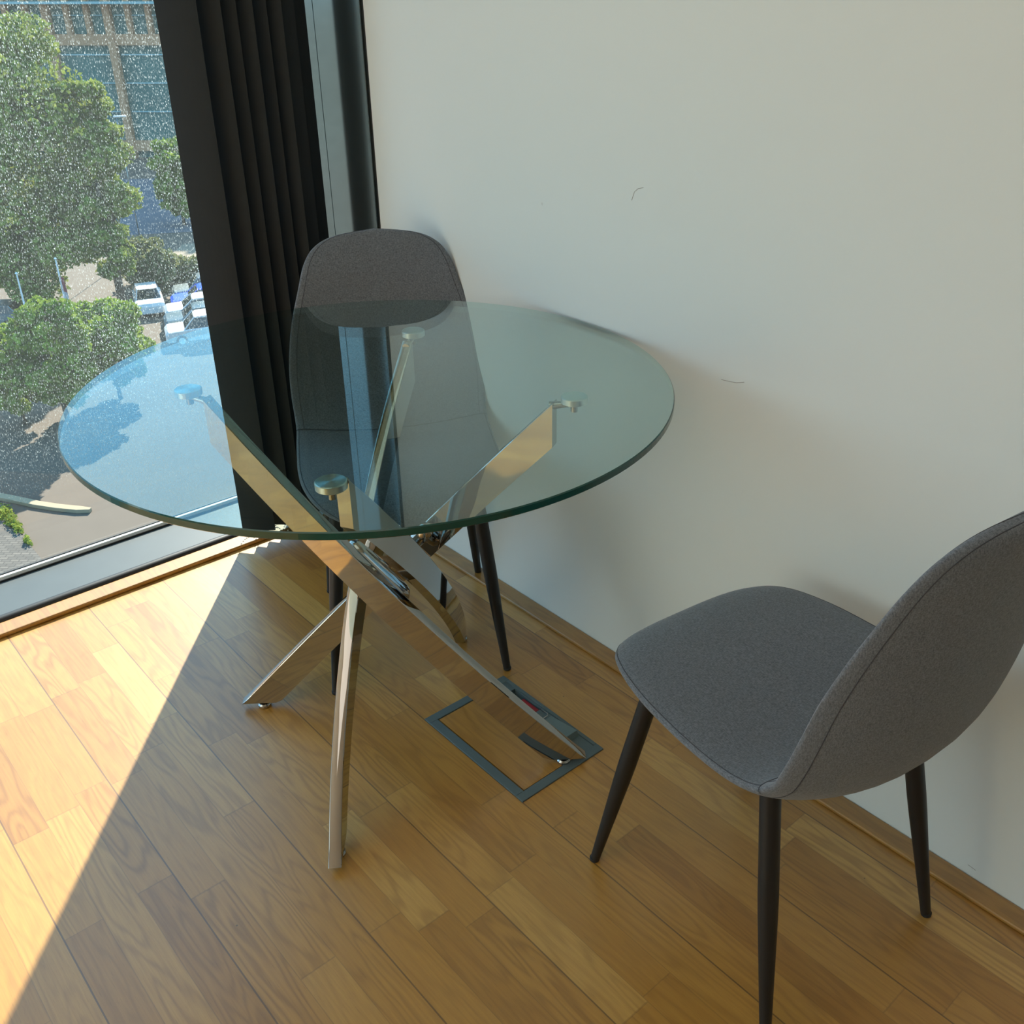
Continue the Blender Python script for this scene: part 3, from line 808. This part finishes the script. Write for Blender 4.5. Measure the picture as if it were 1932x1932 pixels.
def tree(px, base_py, top_py, width_px, leafm, label, seed, lobes=9, count=900, size=0.24, name='tree', low=0.25, cat='tree', group=None, dist_py=None, spread=1.0):
    """trunk foot at pixel (px, base_py) on the ground; crown top near top_py"""
    p = at(px, base_py, GZ)
    dep = (p - CAM_C).dot(fw); sc_ = dep / F_PX
    d = fw + rt * ((px - PPX) / F_PX) - up * ((top_py - PPY) / F_PX)
    hd = math.hypot(p.x - CAM_C.x, p.y - CAM_C.y); t = hd / math.hypot(d.x, d.y)
    zt = CAM_C.z + d.z * t
    H = zt - GZ; Wd = width_px * sc_
    root = empty(name, (p.x, p.y, GZ)); tag(root, label, cat, group)
    rng = np.random.default_rng(seed)
    q = MB()
    core = MB()
    for i in range(lobes):
        fz = low + (1 - low) * (i + 0.5) / lobes
        ew = math.sin(math.pi * min(1, max(0.12, (fz - low) / (1 - low) * 0.70 + 0.13))) ** 0.7
        rr = Wd * 0.5
        for j in range(6):
            ang = rng.random() * 6.28; off = rr * ew * (0.30 + 0.42 * rng.random()) * spread
            cx, cy = math.cos(ang) * off, math.sin(ang) * off
            rad = rr * ew * (0.24 + 0.20 * rng.random())
            rz = min(rad * 0.75, H * (1 - low) * 0.28)
            cz = min((fz + 0.05 * (rng.random() - .5)) * H, H - rz * 0.9)
            leaf_cloud(q, (cx, cy, cz), (rad, rad, rz), int(count / 6), size, rng, 0.35)
    q.build('crown', leafm, parent=root)
    q = MB(); q.tube([(0, 0, 0), (0.05, 0.03, H * 0.3), (0.1, 0, H * 0.62)], [H * 0.022, H * 0.017, H * 0.006], 10)
    for i in range(5):
        a = i * 1.26 + 0.4; q.tube([(0.03, 0, H * (0.25 + 0.05 * i)), (math.cos(a) * Wd * 0.22, math.sin(a) * Wd * 0.22, H * (0.42 + 0.06 * i))], [H * 0.009, H * 0.003], 6)
    q.build('trunk', M_BARK, parent=root, smooth=True)
    return root

tree(98, 596, 22, 350, M_LEAF, 'tallest tree, its broad green crown filling the left of the window', 11, lobes=13, count=3000, size=0.18, low=0.12)
tree(238, 600, 150, 150, M_LEAF, 'slender tree with a ragged edge leaning out of the tallest tree, before the office facade', 17, lobes=10, count=1900, size=0.18, low=0.2)
tree(348, 425, 262, 95, M_LEAF2, 'bright green young tree by the street, next to the blind', 12, lobes=8, count=700, size=0.26, low=0.12)
tree(48, 800, 612, 165, M_LEAF2, 'round yellow-green tree at the left edge, below the flagpoles', 13, lobes=7, count=1500, size=0.17, low=0.22)
tree(132, 806, 565, 150, M_LEAF2, 'tallest of the round yellow-green trees below the flagpoles', 14, lobes=8, count=1500, size=0.17, low=0.2)
tree(228, 752, 568, 172, M_LEAF2, 'round yellow-green tree nearest the parked cars', 15, lobes=7, count=1500, size=0.17, low=0.2)
tree(290, 552, 452, 118, M_LEAF3, 'olive bushy tree beside the car park hedge', 16, lobes=7, count=900, size=0.2, low=0.05)

# hedge row behind the cars
pa, pb = at(262, 536, GZ), at(470, 532, GZ)
root = empty('hedge', pa.lerp(pb, 0.5)); tag(root, 'olive hedge row behind the parked cars', 'hedge')
q = MB(); rng = np.random.default_rng(21)
for t in np.linspace(-0.5, 0.5, 16):
    p = (pb - pa) * float(t); leaf_cloud(q, (p.x, p.y, 0.9), (1.1, 1.1, 1.0), 420, 0.16, rng, 0.3)
q.build('foliage', M_LEAF3, parent=root)

# flagpoles with drooping flags
for bx, by, tx, ty, fl in ((64, 640, 30, 516, (0.62, 0.55)), (141, 640, 106, 488, (0.30, 0.60))):
    base = at(bx + 4, by + 20, GZ)
    hd = math.hypot(base.x - CAM_C.x, base.y - CAM_C.y)
    d = fw + rt * ((tx - PPX) / F_PX) - up * ((ty - PPY) / F_PX); t = hd / math.hypot(d.x, d.y); zt = CAM_C.z + d.z * t
    Hh = zt - GZ
    low_ = fl[0] > 0.5
    r = empty('flagpole', (base.x, base.y, GZ))
    tag(r, 'shorter pale flagpole with a small furled red flag, before the tallest tree' if low_ else 'taller pale flagpole with a long limp white and red flag, before the tallest tree', 'flagpole')
    q = MB(); q.tube([(0, 0, 0), (0, 0, Hh)], [0.075, 0.035], 10); q.lathe([(0.01, -.08), (0.09, 0), (0.01, 0.08)], (0, 0, Hh), 10)
    q.build('pole', M_WHITEP, parent=r, smooth=True, auto=40)
    q = MB(); L = 1.3 if low_ else 3.9; zt_ = Hh - (2.3 if low_ else 0.9); w_ = 0.22 if low_ else 0.42
    ns = 14; vv = []
    for i in range(ns + 1):
        s = i / ns; ww = w_ * (0.4 + 0.6 * s) * (1 - 0.55 * max(0, s - 0.85) / 0.15)
        for j in range(7):
            u = j / 6; vv.append((-rt.x * -ww * u + 0.05 * math.sin(6 * u + 3 * s), -rt.y * -ww * u + 0.05 * math.cos(7 * u + 2 * s), zt_ - L * s - 0.15 * u))
    ff = [(i * 7 + j, i * 7 + j + 1, (i + 1) * 7 + j + 1, (i + 1) * 7 + j) for i in range(ns) for j in range(6)]
    q.add(vv, ff); q.mi = [1 if (low_ or (k // 6) < 3) else 0 for k in range(len(ff))]
    fo = q.build('flag', [M_FLAG, M_FLAGR], parent=r, smooth=True)
    md = fo.modifiers.new('thick', 'SOLIDIFY'); md.thickness = 0.02

# cars ----------------------------------------------------------------
def make_car(colour_mat, L=4.35, Wc=1.8, H=1.48, rack=False):
    r = empty('car')
    hw = Wc / 2
    prof = [(-L / 2, .32), (-L / 2 + .02, .72), (-L / 2 + .18, .88), (-L / 2 + 1.0, .93), (L / 2 - .35, .98), (L / 2 - .04, .88), (L / 2, .40), (L / 2 - .1, .24), (-L / 2 + .1, .24)]
    def loft(secs):
        k = len(secs[0]); q = MB(); q.add([p for s in secs for p in s], [(i * k + j, i * k + (j + 1) % k, (i + 1) * k + (j + 1) % k, (i + 1) * k + j) for i in range(len(secs) - 1) for j in range(k)] + [tuple(range(k - 1, -1, -1)), tuple((len(secs) - 1) * k + j for j in range(k))]); return q
    secs = []
    for y, sh in ((-hw, .10), (-hw + .09, .02), (-hw + .2, 0), (hw - .2, 0), (hw - .09, .02), (hw, .10)):
        secs.append([(x * (1 - sh * .25), y, z - sh * (0.6 if z > .6 else -0.3)) for x, z in prof])
    body = loft(secs).build('body', colour_mat, parent=r, smooth=True, auto=28)
    gx0, gx1 = -L / 2 + 1.05, L / 2 - .25
    gp = [(gx0, .90), (gx0 + .62, H - .08), (gx1 - .45, H - .08), (gx1, .92)]
    secs = [[(x, s * (hw - .08 - (0.17 if z > 1.1 else 0)), z) for x, z in gp] for s in (-1, 1)]
    loft(secs).build('windows', M_CARGL, parent=r)
    rp = [(gx0 + .60, H - .09), (gx0 + .80, H - .01), (0.3, H), (gx1 - .60, H - .02), (gx1 - .43, H - .09)]
    secs = [[(x, y, z - dz) for x, z in rp] for y, dz in ((-hw + .22, .03), (-hw + .4, 0), (hw - .4, 0), (hw - .22, .03))]
    loft(secs).build('roof', colour_mat, parent=r, smooth=True, auto=40)
    for s in (-1, 1):
        for (xa, za, xb, zb) in ((gx0 + .02, .91, gx0 + .63, H - .07), (gx1 - .02, .93, gx1 - .44, H - .07), (0.25, .93, 0.28, H - .07)):
            q = MB(); q.tube([(xa, s * (hw - .09), za), (xb, s * (hw - .25), zb)], 0.035, 6); q.build('pillar', colour_mat, parent=r)
    for sx in (-L / 2 + .85, L / 2 - .8):
        for s in (-1, 1):
            q = MB(); q.tube([(sx, s * (hw - .22), .32), (sx, s * (hw + .01), .32)], .32, 18); w_ = q.build('wheel', M_TYRE, parent=r, smooth=True, auto=40)
            q = MB(); q.tube([(sx, s * (hw - .02), .32), (sx, s * (hw + .02), .32)], .19, 12); q.build('hubcap', M_SILVER, parent=w_, smooth=True, auto=40)
    if rack:
        q = MB()
        for s in (-1, 1): q.tube([(gx0 + .8, s * .6, H + .06), (gx1 - .6, s * .6, H + .06)], .03, 6)
        for x in (gx0 + 1.1, gx1 - .9): q.tube([(x, -.6, H + .07), (x, .6, H + .07)], .03, 6)
        q.build('roof_rack', M_SILVER, parent=r)
    return r

C_SILV = simple('car_paint_silver', (0.24, 0.28, 0.29), 0.3, metal=0.5, spec=0.6)
C_BLUE = simple('car_paint_blue', (0.008, 0.09, 0.62), 0.6, spec=0.1)
C_WHITE = simple('car_paint_white', (0.62, 0.62, 0.62), 0.4, spec=0.4)
C_GREY = simple('car_paint_grey_blue', (0.13, 0.20, 0.24), 0.3, metal=0.4, spec=0.6)
rdir = Vector((rt.x, rt.y, 0)).normalized()
crz = math.atan2(rdir.y, rdir.x)
G_ = 'row of parked cars beside the blind'
fh = Vector((fw.x, fw.y, 0)).normalized()
cars = [((329, 577), C_SILV, 'silver car with a roof rack, farthest of the row parked beside the blind', 1.62, True),
        ((328, 596), C_BLUE, 'bright blue car in the row parked beside the blind', 1.50, False),
        ((316, 615), C_WHITE, 'white car parked between the blue car and the grey-blue car', 1.45, False),
        ((315, 635), C_GREY, 'grey-blue car parked between two white cars', 1.45, False),
        ((317, 657), C_WHITE, 'white car nearest the window in the row, behind the table edge', 1.60, False)]
for lp, cm, lab, hh, rk in cars:
    cd_ = Vector((math.cos(crz + 0.38), math.sin(crz + 0.38), 0))
    p = at(lp[0], lp[1], GZ) + cd_ * 2.15 + Vector((-cd_.y, cd_.x, 0)) * 0.9
    c_ = make_car(cm, H=hh, rack=rk); c_.location = (p.x, p.y, GZ); c_.rotation_euler = (0, 0, crz + 0.38); tag(c_, lab, 'car', G_)
p = at(262, 603, GZ) + fh * 2.0; c_ = make_car(C_WHITE, L=3.9, Wc=1.65); c_.location = (p.x, p.y, GZ); c_.rotation_euler = (0, 0, crz + math.pi / 2 + 0.42)
tag(c_, 'white car standing alone between the round tree and the parked row', 'car')
p = at(-14, 616, GZ); c_ = make_car(C_SILV, L=4.3); c_.location = (p.x, p.y, GZ); c_.rotation_euler = (0, 0, crz + 0.1)
tag(c_, 'silver car at the left edge, behind the shorter flagpole', 'car')

# office building -----------------------------------------------------
fh = Vector((fw.x, fw.y, 0)).normalized(); rh = Vector((rt.x, rt.y, 0)).normalized()
DB = 118.0
bo = CAM_C + fh * DB; bo.z = GZ
ob = empty('office_building', bo, math.atan2(rh.y, rh.x)); tag(ob, 'office building with terracotta grid facade and teal glass across the street', 'building')
# local: x to the right in the view, y away from the viewer, z up
def loc_of(px, py):
    d = fw + rt * ((px - PPX) / F_PX) - up * ((py - PPY) / F_PX); t = DB / d.dot(fh); p = CAM_C + d * t
    return ((p - CAM_C).dot(rh), p.z - GZ)
xL, xR = -105.0, -18.0
ztop = 30.0
zA = loc_of(230, 75)[1]; zB = loc_of(280, 275)[1]     # the two spandrel heights
bw = abs(loc_of(330, 100)[0] - loc_of(216, 100)[0]) ; x0p = loc_of(216, 100)[0]
q = MB(); q.box((xL, 0.6, 0), (xR, 24, ztop)); q.build('body', M_TEAL, parent=ob)
def fpart(name, boxes, m):
    q = MB()
    for a, b_ in boxes: q.box(a, b_)
    return q.build(name, m, parent=ob)
for k, z in enumerate((zB, zA, zA + (zA - zB))):
    fpart('spandrel', [((xL, -0.1, z - 0.55), (xR, 0.6, z + 0.55))], M_FRAME)
cell = bw
xs = []
x = x0p
while x > xL: x -= cell * 1.0
while x < xR:
    xs.append(x); x += cell
for x in xs:
    fpart('pier', [((x - 0.38, -0.25, 0), (x + 0.38, 0.6, ztop))], M_FRAME)
# narrower piers and pale transoms of the upper storeys
zc = zA + 0.55; zd = zA + (zA - zB) - 0.55
for x in xs:
    for f_ in (0.34, 0.67):
        fpart('narrow_pier', [((x + cell * f_ - 0.26, -0.15, zc), (x + cell * f_ + 0.26, 0.6, zd))], M_FRAME)
tr_ = []
for x in xs:
    for z in (zA + 2.4, zA + 4.2, zA + 7.0): tr_.append(((x + 0.6, 0.35, z - 0.05), (x + cell - 0.6, 0.62, z + 0.05)))
    for z in (zB + 3.6, zB + 6.6, zB + 9.5): tr_.append(((x + 0.6, 0.45, z - 0.06), (x + cell - 0.6, 0.62, z + 0.06)))
fpart('transoms', tr_, M_TEALL)
q = MB(); q.box((xL, -1.5, loc_of(150, 5)[1] - 0.1), (xR, 0.6, loc_of(150, 5)[1] + 0.12)); q.build('walkway', M_TEALL, parent=ob)
# lamp posts by the building
for px_, py_, tpy in ((268, 470, 218),):
    p = at(px_, py_, GZ); hd = math.hypot(p.x - CAM_C.x, p.y - CAM_C.y)
    d = fw + rt * ((px_ - PPX) / F_PX) - up * ((tpy - PPY) / F_PX); t = hd / math.hypot(d.x, d.y); Hh = CAM_C.z + d.z * t - GZ
    r = empty('street_lamp', (p.x, p.y, GZ)); tag(r, 'thin white street lamp before the office facade, beside the tallest tree', 'lamp post')
    q = MB(); q.tube([(0, 0, 0), (0, 0, Hh)], [.04, .03], 8); q.build('pole', M_GREY, parent=r, smooth=True)
    q = MB(); c0 = rh * 0.1; c1 = rh * 0.7; q.tube([(-c1.x * .3, -c1.y * .3, Hh), (c1.x, c1.y, Hh + .05)], .07, 8); q.build('lamp_head', M_WHITEP, parent=r, smooth=True)
